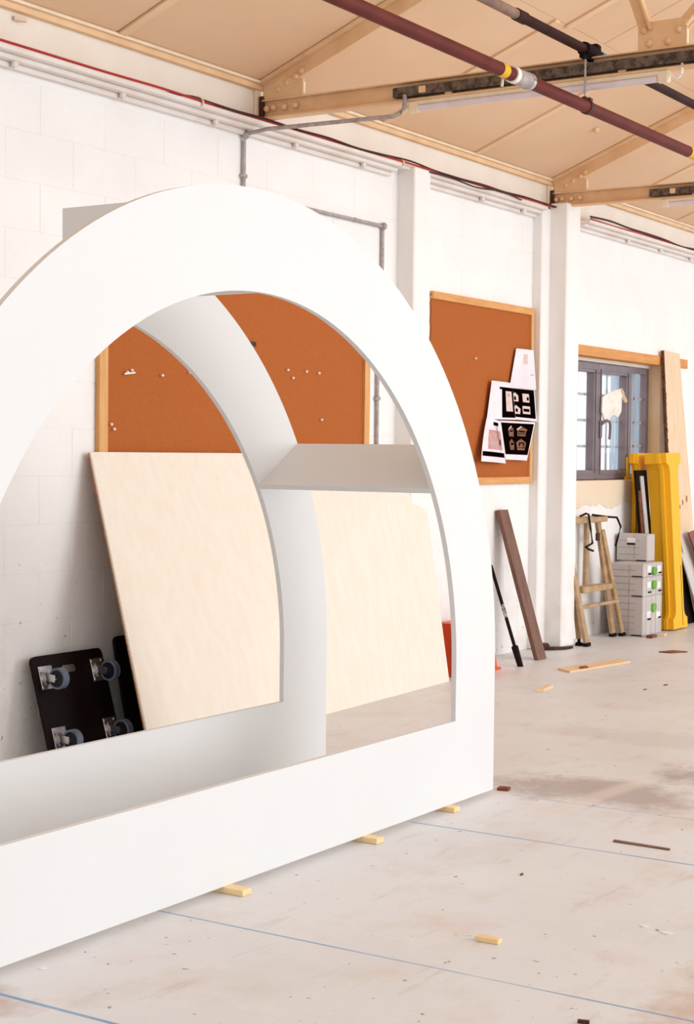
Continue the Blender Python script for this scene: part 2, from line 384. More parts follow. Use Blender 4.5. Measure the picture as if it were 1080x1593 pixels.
# ------------------------------------------------------------------ roof trusses
def truss(xt, label, group='steel roof trusses'):
    t = empty('roof_truss', (xt, YW, 3.27)); tag(t, label, 'truss', group)
    def P(bm): bmesh.ops.translate(bm, verts=bm.verts, vec=(-xt, -YW, -3.27)); return bm
    yE = -8.4
    # bottom chord: channel with web, top and bottom flange
    bm = bmesh.new(); box(bm, xt, xt+.012, yE, YW-.05, 3.272, 3.376); box(bm, xt-.05, xt+.012, yE, YW-.05, 3.268, 3.28, bev=.002)
    box(bm, xt-.03, xt+.012, yE, YW-.05, 3.370, 3.378, bev=.002); obj('bottom_chord', P(bm), M['tan'], t)
    # rafter: web and flange under the roof
    bm = bmesh.new(); yb = RIDGE
    slab(bm, [roof(xt-.01, YW-.05, -.098), roof(xt-.01, YW-.05, -.004), roof(xt-.01, yb, -.004), roof(xt-.01, yb, -.098)], .012, (1, 0, 0))
    slab(bm, [roof(xt-.055, YW-.05, -.022), roof(xt+.012, YW-.05, -.022), roof(xt+.012, yb, -.022), roof(xt-.055, yb, -.022)], .018, (0, 0, 1))
    obj('rafter', P(bm), M['tan'], t)
    bm = bmesh.new(); zr2 = roof(0, RIDGE).z
    slab(bm, [(xt-.01, yb, zr2-.098), (xt-.01, yb, zr2-.004), (xt-.01, yb-6, zr2-2.404), (xt-.01, yb-6, zr2-2.498)], .012, (1, 0, 0)); obj('rafter', P(bm), M['tan'], t)
    # foot: end plate against the wall and gusset with rivets
    bm = bmesh.new(); box(bm, xt-.05, xt+.07, YW-.03, YW-.012, 3.27, 3.46, bev=.003); obj('end_plate', P(bm), M['pale'], t)
    bm = bmesh.new(); prism2 = [(YW-.06, 3.385), (5.057, 3.375), (5.057, 3.47), (5.2, 3.495), (YW-.06, 3.43)]
    a = [bm.verts.new((xt-.016, y, z)) for y, z in prism2]; b = [bm.verts.new((xt-.004, y, z)) for y, z in prism2]
    bm.faces.new(a); bm.faces.new(b[::-1])
    for i in range(5): bm.faces.new((a[i], a[(i+1) % 5], b[(i+1) % 5], b[i]))
    obj('gusset_plate', P(bm), M['tan'], t)
    bm = bmesh.new(); box(bm, xt-.02, xt-.002, 5.050, 5.06, 3.392, 3.452); obj('gusset_edge', P(bm), M['pale'], t)
    # upper node plate
    bm = bmesh.new(); box(bm, xt-.012, xt+.004, 2.872, 3.118, 3.374, 3.512, bev=.002); obj('gusset_plate', P(bm), M['tan'], t)
    bm = bmesh.new(); box(bm, xt-.015, xt+.004, 2.868, 2.874, 3.392, 3.508); obj('gusset_edge', P(bm), M['pale'], t)
    def strut(y0, z0, y1, z1):
        bm = bmesh.new(); bar(bm, (xt, y0, z0), (xt, y1, z1), .01, .07, (1, 0, 0)); bar(bm, (xt-.02, y0-.03, z0), (xt-.02, y1-.03, z1), .045, .01, (1, 0, 0)); obj('strut', P(bm), M['tan'], t)
    strut(3.075, 3.47, 3.33, 4.18); strut(2.90, 3.47, 1.4, 4.95)
    riv = [(5.255, 3.332), (5.181, 3.329), (5.108, 3.331), (5.222, 3.428), (5.165, 3.458), (5.108, 3.486), (5.07, 3.515), (5.300, 3.33),
           (3.085, 3.473), (3.058, 3.408), (2.964, 3.408), (2.91, 3.458), (4.1, 3.86)]
    for y, z in riv:
        bm = bmesh.new(); r = bmesh.ops.create_uvsphere(bm, u_segments=10, v_segments=6, radius=.019)
        bmesh.ops.scale(bm, verts=bm.verts, vec=(.9, 1, 1)); bmesh.ops.translate(bm, verts=bm.verts, vec=(xt-.012, y, z)); obj('rivet', P(bm), M['tan'], t, smooth=True)
    bm = bmesh.new(); box(bm, xt-.03, xt-.004, YW-.06, YW-.034, 3.29, 3.40, bev=.004); obj('seat_packing', P(bm), M['rust'], t)
    return t
truss(7.40, 'tan riveted steel truss crossing behind the red pipe, nearest of the roof trusses')
truss(11.09, 'tan riveted steel truss landing above the thick white pier, farther than the red pipe bracket')
# trunking and fluorescent lamp under each truss
for xt, ya, yb, la, lb in ((7.40, 4.46, 1.2, 'long weathered galvanised channel along the nearest truss, above the long bare lamp', 'bare fluorescent batten lamp under the nearest truss'),
                           (11.09, 4.50, 1.2, 'weathered galvanised channel on the far truss above the thick pier', 'bare fluorescent batten lamp under the far truss, only its end showing')):
    if xt > 10: ya = 4.55
    bm = bmesh.new(); box(bm, xt-.062, xt-.02, yb, ya, 3.292, 3.342, bev=.003); c = obj('cable_channel', bm, M['darkgalv']); tag(c, la, 'channel', 'cable channels on the trusses')
    bm = bmesh.new(); box(bm, xt-.066, xt-.06, ya-.20, ya-.16, 3.30, 3.335); obj('cover_clip', bm, M['tan'], c)
    l = empty('fluorescent_lamp', (xt-.04, (ya-.08+2.93)/2, 3.24)); tag(l, lb, 'lamp', 'fluorescent lamps under the trusses')
    def PL(bm): bmesh.ops.translate(bm, verts=bm.verts, vec=-l.location); return bm
    y0, y1 = 2.945, ya-.085
    bm = bmesh.new(); box(bm, xt-.048, xt-.012, y0, y1, 3.246, 3.268, bev=.004); obj('lamp_body', PL(bm), M['lampend'], l)
    bm = bmesh.new(); cyl(bm, (xt-.03, y0+.06, 3.232), (xt-.03, y1-.06, 3.232), .017, 14); obj('tube', PL(bm), M['tube'], l, smooth=True)
    for ye in (y0, y1-.06):
        bm = bmesh.new(); box(bm, xt-.05, xt-.01, ye, ye+.06, 3.210, 3.27, bev=.008); obj('end_cap', PL(bm), M['lampend'], l)
    for k in range(3):
        yc = y0 + (k+.5)*(y1-y0)/3; bm = bmesh.new(); box(bm, xt-.045, xt-.015, yc-.02, yc+.02, 3.262, 3.294); obj('bracket', PL(bm), M['tan'], l)
bm = bmesh.new(); tube(bm, smooth_path([(7.36, 2.945, 3.25), (7.36, 2.91, 3.225), (7.36, 2.885, 3.24), (7.36, 2.88, 3.29)]), .007, 6)
tag(obj('lamp_flex', bm, M['push']), 'short white flex hooking up from the end of the long bare lamp', 'cable')

# ------------------------------------------------------------------ pipes
YP, ZP, YD, ZD = 3.36, 3.132, 3.362, 3.405
t = empty('red_pipe', (7.5, YP, ZP)); tag(t, 'oxide red steel pipe running under the roof trusses', 'pipe')
def PT(bm, t): bmesh.ops.translate(bm, verts=bm.verts, vec=-t.location); return bm
def px_on(px, py, Y): return at(px, py, Y).x
bm = bmesh.new(); cyl(bm, (0, YP, ZP), (19, YP, ZP), .0305, 20); obj('pipe', PT(bm, t), M['redpipe'], t, smooth=True)
def band(t, name, xa, xb, r, m, Y, Z):
    bm = bmesh.new(); cyl(bm, (xa, Y, Z), (xb, Y, Z), r, 20); obj(name, PT(bm, t), M[m], t, smooth=True)
xs = [px_on(p, q, YP) for p, q in ((777, 98), (786, 102), (796, 107), (801, 109), (820, 117), (824, 119), (1070, 232), (1090, 242))]
band(t, 'tape_band', xs[0], xs[1], .0318, 'tape_y', YP, ZP); band(t, 'seal_ring', xs[2], xs[3], .038, 'push', YP, ZP)
band(t, 'coupling', xs[3], xs[4], .0365, 'galv', YP, ZP); band(t, 'seal_ring', xs[4], xs[5], .039, 'chrome', YP, ZP); band(t, 'tape_band', xs[6], xs[7], .0318, 'tape_y', YP, ZP)
bm = bmesh.new(); bar(bm, (xs[1]+.02, YP+.02, ZP-.02), (xs[1]+.02, YP+.025, ZP-.06), .012, .008); obj('tag', PT(bm, t), M['lampend'], t)
t2 = empty('dark_pipe', (7.5, YD, ZD)); tag(t2, 'thin dark brown pipe above the red pipe, passing over the nearest truss', 'pipe')
xd = [px_on(p, q, YD) for p, q in ((804, 14), (812, 18), (908, 72), (927, 83), (931, 85), (945, 91), (912, 74), (924, 80))]
bm = bmesh.new(); cyl(bm, (xd[1], YD, ZD), (19, YD, ZD), .0235, 16); obj('pipe', PT(bm, t2), M['darkpipe'], t2, smooth=True)
bm = bmesh.new(); cyl(bm, (0, YD, ZD), (xd[0], YD, ZD), .0235, 16); obj('pipe', PT(bm, t2), mat('grey_brown_pipe', (150, 120, 104), (116, 90, 78), rough=.5), t2, smooth=True)
band(t2, 'coupling', xd[0]-.01, xd[1]+.03, .028, 'darkpipe', YD, ZD); band(t2, 'tape_band', xd[4]+.012, xd[5]+.035, .0262, 'tape_b', YD, ZD)
bm = bmesh.new(); cyl(bm, (xd[2], YD, ZD), (xd[3], YD, ZD), .034, 12); box(bm, xd[2]-.02, xd[3]+.02, YD-.012, YD+.012, ZD-.046, ZD-.030); box(bm, xd[7]-.02, xd[7]+.03, YD-.03, YD+.03, ZD-.02, ZD+.045, bev=.01)
obj('clamp', PT(bm, t2), M['rubber'], t2)
bm = bmesh.new(); cyl(bm, (xd[7], YD, ZD-.046), (xd[7], YD, ZD-.085), .013, 12); obj('drain_plug', PT(bm, t2), M['chrome'], t2, smooth=True)
xr = px_on(911, 130, YP); t3 = empty('pipe_hanger', (xr, YP, ZP)); tag(t3, 'thin steel hanger rod and clip between the dark pipe and the red pipe', 'hanger')
bm = bmesh.new(); cyl(bm, (xr, YP, ZP+.032), (xr, YD, ZD-.046), .006, 8); obj('rod', PT(bm, t3), M['galv'], t3)
bm = bmesh.new(); box(bm, xr-.018, xr+.018, YP-.012, YP+.012, ZP+.031, ZP+.046, bev=.004); cyl(bm, (xr+.005, YP, ZP), (xr+.04, YP, ZP), .035, 16); box(bm, xr+.015, xr+.05, YP-.02, YP+.006, ZP+.028, ZP+.046, bev=.004)
obj('clip', PT(bm, t3), M['rust'], t3)

# ------------------------------------------------------------------ conduits and cables on the wall
def conduit(name, label, pts, elbows, clips, r=.0115):
    t = empty(name, pts[-1]); tag(t, label, 'conduit')
    bm = bmesh.new(); tube(bm, pts, r, 10); obj('pipe', PT(bm, t), M['galv'], t, smooth=True)
    for e in elbows:
        bm = bmesh.new(); bmesh.ops.create_uvsphere(bm, u_segments=12, v_segments=8, radius=.024); bmesh.ops.translate(bm, verts=bm.verts, vec=e); obj('elbow_box', PT(bm, t), M['galv'], t, smooth=True)
    for c in clips:
        bm = bmesh.new(); box(bm, c[0]-.022, c[0]+.022, YW-.03, YW-.001, c[2]-.012, c[2]+.012, bev=.006); obj('saddle_clip', PT(bm, t), M['galv'], t)
    return t
yc = YW-.016
conduit('conduit', 'grey steel conduit rising up the wall then across to the long lamp', [(7.262, yc, 2.53), (7.262, yc, 3.14), (7.262, yc-.02, 3.178), (7.262, 5.2, 3.19), (7.29, 4.50, 3.186), (7.315, 4.44, 3.190), (7.33, 4.405, 3.205), (7.336, 4.388, 3.23), (7.34, 4.385, 3.262), (7.34, 4.385, 3.30)], [(7.262, yc-.012, 3.172)], [(7.262, 0, 2.95)])
conduit('conduit', 'grey steel conduit turning a corner beside the slim white pilaster', [(7.30, yc, 2.852), (8.70, yc, 2.852), (8.722, yc, 2.835), (8.722, yc, 2.6), (8.682, yc, 2.3), (8.682, yc, .9)], [(8.722, yc-.006, 2.852)], [(8.40, 0, 2.852), (8.682, 0, 1.78), (8.682, 0, 2.2)])
def wavy(x0, x1, y, z, amp, n, seed):
    r = random.Random(seed); return smooth_path([(x0+(x1-x0)*i/n, y + r.uniform(-.012, .012), z + r.uniform(-amp, amp)*(1 if i % 2 else .3)) for i in range(n+1)], 5)
bm = bmesh.new(); tube(bm, wavy(-1, 11.1, YW-.105, 3.258, .006, 26, 1), .0065, 6); tag(obj('cable', bm, M['cable_red']), 'red cable lying along the white ledge at the top of the wall', 'cable')
bm = bmesh.new(); tube(bm, [Vector((6.55, YW-.02, 3.27))] + wavy(6.7, 11.1, YW-.113, 3.263, .012, 14, 2), .006, 6); tag(obj('cable', bm, M['cable_dark']), 'dark cable sagging beside the red one along the top ledge', 'cable')
bm = bmesh.new(); tube(bm, wavy(9.1, 10.4, YW-.125, 3.235, .02, 4, 3), .005, 6); tag(obj('cable', bm, M['cable_dark']), 'thin dark cable drooping off the ledge right of the slim pilaster', 'cable')
bm = bmesh.new(); tube(bm, wavy(11.62, 17, YW-.105, 3.256, .010, 12, 4), .007, 6); tag(obj('cable', bm, M['cable_red']), 'red cable along the ledge right of the thick pier', 'cable')
bm = bmesh.new(); tube(bm, wavy(11.62, 17, YW-.112, 3.268, .018, 14, 5), .008, 6); tag(obj('cable', bm, M['cable_dark']), 'tangled dark cable along the ledge right of the thick pier', 'cable')
for x, lb in ((6.75, 'small white cable tie looped round the cables left of the nearest truss'), (8.78, 'small white cable tie at the end of the ledge by the slim pilaster')):
    bm = bmesh.new(); tube(bm, smooth_path([(x, YW-.12, 3.225), (x+.006, YW-.125, 3.25), (x+.012, YW-.09, 3.275), (x+.02, YW-.03, 3.285)]), .006, 6); tag(obj('cable_tie', bm, M['lampend']), lb, 'cable tie')
bm = bmesh.new(); bar(bm, at(22, 28, YW-.02), at(41, 31, YW-.05), .02, .02); bar(bm, at(40, 26, YW-.03), at(41.5, 35, YW-.03), .008, .008)
tag(obj('bracket', bm, M['pale']), 'small broken bracket on the tan purlin at the top left', 'bracket')

# ------------------------------------------------------------------ window
win = empty('window_1', (OX0, YW+.10, OZ0)); tag(win, kind='structure')
def PW(bm): bmesh.ops.translate(bm, verts=bm.verts, vec=-win.location); return bm
YF0, YF1 = YW+.094, YW+.165
def wbox(name, m, *a, bev=.004, par=None): return obj(name, PW(BX(*a, bev=bev)), m, par or win)
fz0, fz1 = 1.232, 2.19
# outer frame
bm = bmesh.new(); box(bm, OX0+.02, OX1-.005, YF0+.015, YF1, fz0, fz0+.05); box(bm, OX0+.02, OX1-.005, YF0+.015, YF1, fz1-.05, fz1); box(bm, OX1-.06, OX1-.005, YF0+.015, YF1, fz0+.05, fz1-.05)
box(bm, OX0+.02, OX0+.07, YF0+.015, YF1, fz0+.05, fz1-.05); box(bm, 12.86, 12.93, YF0+.015, YF1, fz0+.05, fz1-.05); box(bm, 12.20, 12.29, YF0+.015, YF1, fz0+.05, fz1-.05)
obj('window_frame', PW(bm), M['frame'], win)
def sash(xa, xb, wd):
    bm = bmesh.new(); ya, yb = YF0-.012, YF0+.05
    box(bm, xa, xb, ya, yb, fz0+.01, fz0+.01+wd, bev=.004); box(bm, xa, xb, ya, yb, fz1-.01-wd, fz1-.01, bev=.004)
    box(bm, xa, xa+wd, ya, yb, fz0+.01+wd, fz1-.01-wd, bev=.004); box(bm, xb-wd, xb, ya, yb, fz0+.01+wd, fz1-.01-wd, bev=.004)
    # raised inner bead
    e = wd*.55
    for (p, q, r_, s_) in ((xa+e, xb-e, fz0+.01+e, fz0+.02+e), (xa+e, xb-e, fz1-.02-e, fz1-.01-e)): box(bm, p, q, ya-.008, ya, r_, s_)
    for p in (xa+e, xb-e-.01): box(bm, p, p+.01, ya-.008, ya, fz0+.02+e, fz1-.02-e)
    return obj('sash', PW(bm), M['frame'], win)
sash(OX0+.05, 12.243, .076); sash(12.249, 12.903, .076)
wbox('fixed_light_frame', M['frame'], 12.905, 12.935, YF0-.012, YF0+.04, fz0+.03, fz1-.03)
for xa, xb, bars, zbars in ((OX0+.12, 12.172, (11.45, 11.72, 11.98), (1.51, 1.72, 1.93)), (12.32, 12.832, (12.57,), (1.51, 1.72, 1.93)), (12.93, OX1-.06, (13.13,), (1.52, 1.72, 1.925))):
    obj('pane', PW(BX(xa, xb, YF0+.036, YF0+.042, fz0+.05, fz1-.05)), M['glass'], win)
    for x in bars: wbox('glazing_bar', M['bar'], x-.011, x+.011, YF0+.05, YF0+.062, fz0+.05, fz1-.05, bev=0)
    for z in zbars: wbox('glazing_bar', M['bar'], xa-.02, xb+.02, YF0+.05, YF0+.062, z-.011, z+.011, bev=0)
for p in ((12.285, 1.64),):
    bm = bmesh.new(); box(bm, p[0]-.015, p[0]+.02, YF0-.03, YF0-.012, p[1]-.06, p[1]+.08, bev=.005)
    tube(bm, smooth_path([(p[0], YF0-.03, p[1]+.05), (p[0]+.03, YF0-.06, p[1]+.08), (p[0]+.085, YF0-.065, p[1]+.06), (p[0]+.10, YF0-.06, p[1]-.02), (p[0]+.09, YF0-.06, p[1]-.07)]), .012, 8)
    obj('handle', PW(bm), M['frame'], win, smooth=True)
bm = bmesh.new(); box(bm, OX0, OX1, YW-.004, YF1, OZ0-.01, OZ0+.012, bev=.004); obj('window_sill', PW(bm), M['plaster'], win)
bm = bmesh.new(); box(bm, OX1-.004, OX1+.004, YW+.0, YF1, OZ0, OZ1); obj('window_reveal', PW(bm), mat('cream_reveal', (236, 210, 178), (228, 196, 158), scale=4), win)
bm = bmesh.new(); box(bm, OX0-.05, OX1+.02, YF0, YF1, fz1+.001, OZ1); obj('packing_strip', PW(bm), M['fascia'], win)
bm = bmesh.new(); box(bm, 11.1, 13.955, YW-.018, YW+.165, 2.218, 2.297, bev=.003); tag(obj('trim_9', bm, M['lintel']), kind='structure')
# neighbouring building outside
t = empty('metal_shed', (21, 11, 0)); tag(t, 'blue grey corrugated shed seen outside through the right window panes', 'building')
bm = bmesh.new(); a = at(984, 600, 11.0); b = at(1006, 600, 11.0)
n = 36
for i in range(n):
    xa = a.x + (b.x-a.x)*i/n; box(bm, xa, xa+(b.x-a.x)/n*.55, 10.96, 11.02, .2, 6); 
box(bm, a.x, b.x, 11.0, 11.4, 0, 6); obj('corrugated_wall', PT(bm, t), M['clad'], t)
bm = bmesh.new(); c = at(930, 600, 11.0); n = 30
for i in range(n):
    xa = c.x+(a.x-c.x)*i/n; box(bm, xa, xa+(a.x-c.x)/n*.55, 10.96, 11.02, 2.75, 4.2)
box(bm, c.x, a.x, 11.0, 11.2, 2.75, 4.2); obj('canopy', PT(bm, t), M['clad'], t)

# white bag hung on the window handle
bm = bmesh.new(); bx = [(937, 640), (938, 618), (948, 611), (958, 607), (968, 604), (972, 612), (968, 622), (967, 640), (962, 650), (955, 645), (948, 652), (941, 655)]
ctr = at(953, 630, YF0-.075); ring = []
for i, p in enumerate(bx):
    q = at(p[0], p[1], YF0-.035); ring.append((q, ctr + (q-ctr)*.6 + Vector((0, random.uniform(-.015, .01), 0))))
vo = [bm.verts.new(q) for q, _ in ring]; vi = [bm.verts.new(q) for _, q in ring]; vc = bm.verts.new(ctr+Vector((0, -.01, 0))); vb = [bm.verts.new(q+Vector((0, .012, 0))) for q, _ in ring]
n = len(bx)
for i in range(n):
    j = (i+1) % n; bm.faces.new((vo[i], vo[j], vi[j], vi[i])); bm.faces.new((vi[i], vi[j], vc)); bm.faces.new((vo[j], vo[i], vb[i], vb[j]))
bm.faces.new(vb)
t = obj('plastic_bag', bm, M['plastic'], smooth=True); tag(t, 'crumpled white bag hanging against the middle window pane', 'bag')
bm = bmesh.new(); slab(bm, [at(968, 605, YF0-.05), at(977, 624, YF0-.05), at(974, 627, YF0-.05), at(967, 617, YF0-.05)], .012); obj('fold', bm, M['beige'], t)
tag(t.children[0], 'beige fold')
# yellow square tool on the sill
t = empty('yellow_square', (12.9, YW+.03, OZ0)); tag(t, 'yellow L shaped tool standing on the right end of the window sill', 'tool')
p = at(976, 742, YW+.05)
bm = bmesh.new(); box(bm, p.x-.012, p.x+.02, p.y-.008, p.y+.008, OZ0+.012, OZ0+.2, bev=.003); obj('upright', PT(bm, t), M['tape_y'], t)
bm = bmesh.new(); box(bm, p.x-.05, p.x+.14, p.y-.02, p.y+.008, OZ0+.012, OZ0+.035, bev=.003); obj('base', PT(bm, t), M['tape_y'], t)
bm = bmesh.new(); box(bm, p.x+.14, p.x+.24, p.y-.016, p.y+.006, OZ0+.014, OZ0+.032, bev=.004); obj('grip', PT(bm, t), M['rubber'], t)

# ------------------------------------------------------------------ white arch
CX, CZ, RO, RI, ZB, ZI = 4.41, .587, 1.724, 1.386, .022, .358
YA, YB, TH = 3.187, 4.040, .022
arch = empty('white_arch', (CX, (YA+YB)/2, ZB)); tag(arch, 'giant white round-topped arch frame with a hollow middle, standing on wooden blocks', 'arch prop')
def ringmesh(pairs, y0, y1, closed):
    bm = bmesh.new(); V = [[bm.verts.new((x, y, z)) for (x, z) in pr for y in (y0, y1)] for pr in pairs]   # o0,o1,i0,i1
    n = len(V); rng = range(n if closed else n-1)
    for k in rng:
        a, b = V[k], V[(k+1) % n]
        bm.faces.new((a[0], b[0], b[2], a[2])); bm.faces.new((a[1], a[3], b[3], b[1])); bm.faces.new((a[0], a[1], b[1], b[0])); bm.faces.new((a[2], b[2], b[3], a[3]))
    if not closed:
        for v in (V[0], V[-1]): bm.faces.new((v[0], v[1], v[3], v[2]))
    bmesh.ops.translate(bm, verts=bm.verts, vec=-arch.location); return bm
def pol(r, a): return (CX + r*math.cos(a), CZ + r*math.sin(a))
arc = [math.pi*k/96 for k in range(97)]
pairs = [(pol(RO, a), pol(RI, a)) for a in arc]
full = pairs + [((CX-RO, ZB), (CX-RI, ZI)), ((CX+RO, ZB), (CX+RI, ZI))]
obj('front_panel', ringmesh(full, YA, YA+TH, True), M['white'], arch, smooth=True)
half = [(pol(RO, a), pol(RI, a)) for a in [math.pi/2*(1-k/48) for k in range(49)]] + [((CX+RO, ZB), (CX+RI, ZI)), ((CX-RO, ZB), (CX-RO, ZI))]
obj('back_panel', ringmesh(half, YB, YB+TH, False), M['white'], arch, smooth=True)
def brace(ang, th=.022):
    d = Vector((math.cos(ang), 0, math.sin(ang))); n = Vector((-math.sin(ang), 0, math.cos(ang))); c = Vector((CX, 0, CZ))
    bm = bmesh.new(); q = [c+d*RI, c+d*RO]
    pts = [q[0]+Vector((0, YA+TH, 0)), q[1]+Vector((0, YA+TH, 0)), q[1]+Vector((0, YB, 0)), q[0]+Vector((0, YB, 0))]
    slab(bm, pts, -th, n); bmesh.ops.translate(bm, verts=bm.verts, vec=-arch.location); obj('brace_panel', bm, M['white'], arch)
brace(math.radians(90)); brace(math.radians(31.2))
# blocks beneath
for (px, y, lb) in ((4.262, 3.108, 'pale wooden block under the arch, leftmost and nearest of the three'), (5.115, 3.123, 'pale wooden block under the arch, middle of the three'), (5.745, 3.146, 'pale wooden block under the arch nearest its right corner')):
    bm = bmesh.new(); box(bm, px-.024, px+.024, y, YB+.05, .0005, .0215, bev=.0015); tag(obj('bearer_block', bm, M['block']), lb, 'wood block', 'wooden blocks under the arch')

# ------------------------------------------------------------------ cork boards
def rail(p0, p1, par, m, w=.05): pass
t = empty('cork_board', (7.3, YW, 1.87)); tag(t, 'wide cork board in a pine frame seen through the white arch', 'board')
x0, x1, z0, z1 = 6.073, 8.575, 1.227, 2.507
for nm, a, m in (('cork_panel', (x0+.03, x1-.03, YW-.014, YW-.003, z0+.03, z1-.03), 'cork'), ('frame_rail', (x0, x0+.065, YW-.03, YW-.002, z0, z1), 'pinev'), ('frame_rail', (x1-.06, x1, YW-.03, YW-.002, z0, z1), 'pinev'),
                 ('frame_rail', (x0+.065, x1-.06, YW-.03, YW-.002, z0, z0+.05), 'pine'), ('frame_rail', (x0+.065, x1-.06, YW-.03, YW-.002, z1-.05, z1), 'pine')):
    obj(nm, PT(BX(*a, bev=.002), t), M[m], t)
t = empty('cork_board', (10.1, YW, 1.87)); tag(t, 'cork board with a ragged unframed left edge, papers pinned at its right', 'board')
x0, x1 = 9.35, 10.842
bm = bmesh.new(); rows = []
for k in range(43):
    zz = z0+.02 + (z1-z0-.04)*k/42; xl = x0+random.uniform(-.006, .008)
    rows.append([bm.verts.new(p) for p in ((xl, YW-.014, zz), (x1-.02, YW-.014, zz), (x1-.02, YW-.003, zz), (xl, YW-.003, zz))])
for a, b in zip(rows, rows[1:]):
    for k in range(4): bm.faces.new((a[k], a[(k+1) % 4], b[(k+1) % 4], b[k]))
bm.faces.new(rows[0]); bm.faces.new(rows[-1])
obj('cork_panel', PT(bm, t), M['cork'], t)
for a, m in (((x1-.045, x1, YW-.03, YW-.002, z0, z1), 'pinev'), ((x0, x1-.045, YW-.03, YW-.002, z0, z0+.05), 'pine'), ((x0, x1-.045, YW-.03, YW-.002, z1-.05, z1), 'pine')):
    obj('frame_rail', PT(BX(*a, bev=.002), t), M[m], t)
PINS = (((196, 579), 'white push pin at the left end of the torn paper scrap'), ((203, 576), 'white push pin just above the torn paper scrap on the wide cork board'), ((250.5, 584), 'single white push pin right of the torn scrap, midway to the white arch band'),
        ((293, 579.5), 'white push pin touching the left edge of the white arch band'), ((171, 660), 'upper white push pin of the pair just above the plywood corner'), ((175.5, 667.5), 'lower white push pin of the pair just above the plywood corner'),
        ((446, 575.5), 'leftmost white push pin in the loose row right of the white arch band'), ((454, 588), 'white push pin hanging lowest of the loose row right of the arch band'), ((475, 578), 'white push pin third along the loose row right of the arch band'),
        ((494.5, 580.5), 'rightmost white push pin in the loose row right of the arch band'), ((498.5, 653), 'lone white push pin low on the wide cork board above the slanting brace'), ((738.5, 557.5), 'single white push pin in the cork board with the ragged edge'))
for (px, py), lb in PINS:
    p = at(px, py, YW-.016); bm = bmesh.new(); cyl(bm, p, p+Vector((0, -.010, 0)), .004, 8); cyl(bm, p+Vector((0, -.010, 0)), p+Vector((0, -.016, 0)), .008, 8, .006)
    o = obj('push_pin', bm, M['push'], smooth=True)
    tag(o, lb, 'pin', 'push pins in the wide cork board' if px < 700 else None)
p = at(200, 582, YW-.03); bm = bmesh.new(); bar(bm, p+Vector((-.03, 0, 0)), p+Vector((.045, -.004, .01)), .008, .006); tag(obj('paper_scrap', bm, M['push']), 'torn white paper scrap under a pin at the left of the wide cork board', 'paper')
p = at(393, 535, YW-.02); bm = bmesh.new(); box(bm, p.x-.03, p.x+.03, p.y-.003, p.y+.004, p.z-.012, p.z+.012); tag(obj('dark_clip', bm, M['cable_dark']), 'small dark clip on the wide cork board beside the white arch band', 'clip')

# papers: curved sheets with prints on them
def paper(label, quad, Y, bulge, prints, group=None, curl=0, YR=None):
    C4 = [at(px, py, (YR or Y) if k in (1, 2) else Y) for k, (px, py) in enumerate(quad)]      # TL TR BR BL
    def S_(u, v, off=0):
        p = C4[0].lerp(C4[1], u).lerp(C4[3].lerp(C4[2], u), v)
        return p + Vector((0, -bulge*math.sin(math.pi*u)*(.4+.6*v) - curl*v*v*(1-u) - off, 0))
    def grid(bm, u0, u1, v0, v1, n, off, th):
        g = [[bm.verts.new(S_(u0+(u1-u0)*i/n, v0+(v1-v0)*j/n, off)) for i in range(n+1)] for j in range(n+1)]
        for j in range(n):
            for i in range(n): bm.faces.new((g[j][i], g[j][i+1], g[j+1][i+1], g[j+1][i]))
        r = bmesh.ops.extrude_face_region(bm, geom=bm.faces[:]); bmesh.ops.translate(bm, verts=[e for e in r['geom'] if isinstance(e, bmesh.types.BMVert)], vec=(0, th, 0))
    bm = bmesh.new(); grid(bm, 0, 1, 0, 1, 8, 0, .0008); o = obj('paper_sheet', bm, M['paper'], smooth=True); tag(o, label, 'paper', group)
    off = .0006
    for (m, *a) in prints:
        bm = bmesh.new()
        if len(a) == 4: grid(bm, *a, 4, off, .0004)
        else:
            f = [bm.verts.new(S_(u, v, off)) for u, v in a[0]]; b = [bm.verts.new(S_(u, v, off-.0004)) for u, v in a[0]]; n = len(f)
            bm.faces.new(f); bm.faces.new(b[::-1])
            for k in range(n): bm.faces.new((f[k], f[(k+1) % n], b[(k+1) % n], b[k]))
        obj('print', bm, M[m], o); off += .0003
    return o
G = 'papers pinned to the cork board'
paper('plain white sheet pinned topmost on the cork board', [(803.5, 542), (830.5, 545), (834.5, 606.5), (793, 603)], YW-.034, .012, [('inkpale', .40, .62, .12, .38), ('inkgrey', .76, .92, .62, .645)], G, YR=5.318)
paper('black print of four small white houses pinned under the plain sheet', [(792, 601), (832, 605), (835.5, 656), (796, 652)], YW-.033, .004,
      [('ink', .06, .96, .05, .92), ('inkpale', ((.09, .26), (.20, .16), (.32, .26), (.31, .44), (.10, .44))), ('inkpale', .48, .74, .18, .44), ('ink', .64, .72, .28, .38), ('inkpale', ((.06, .66), (.20, .55), (.36, .66), (.33, .82), (.09, .82))), ('inkpale', .44, .74, .56, .80), ('ink', .47, .71, .64, .73), ('ink', .15, .22, .29, .40), ('ink', .17, .25, .66, .76)], G, YR=5.324)
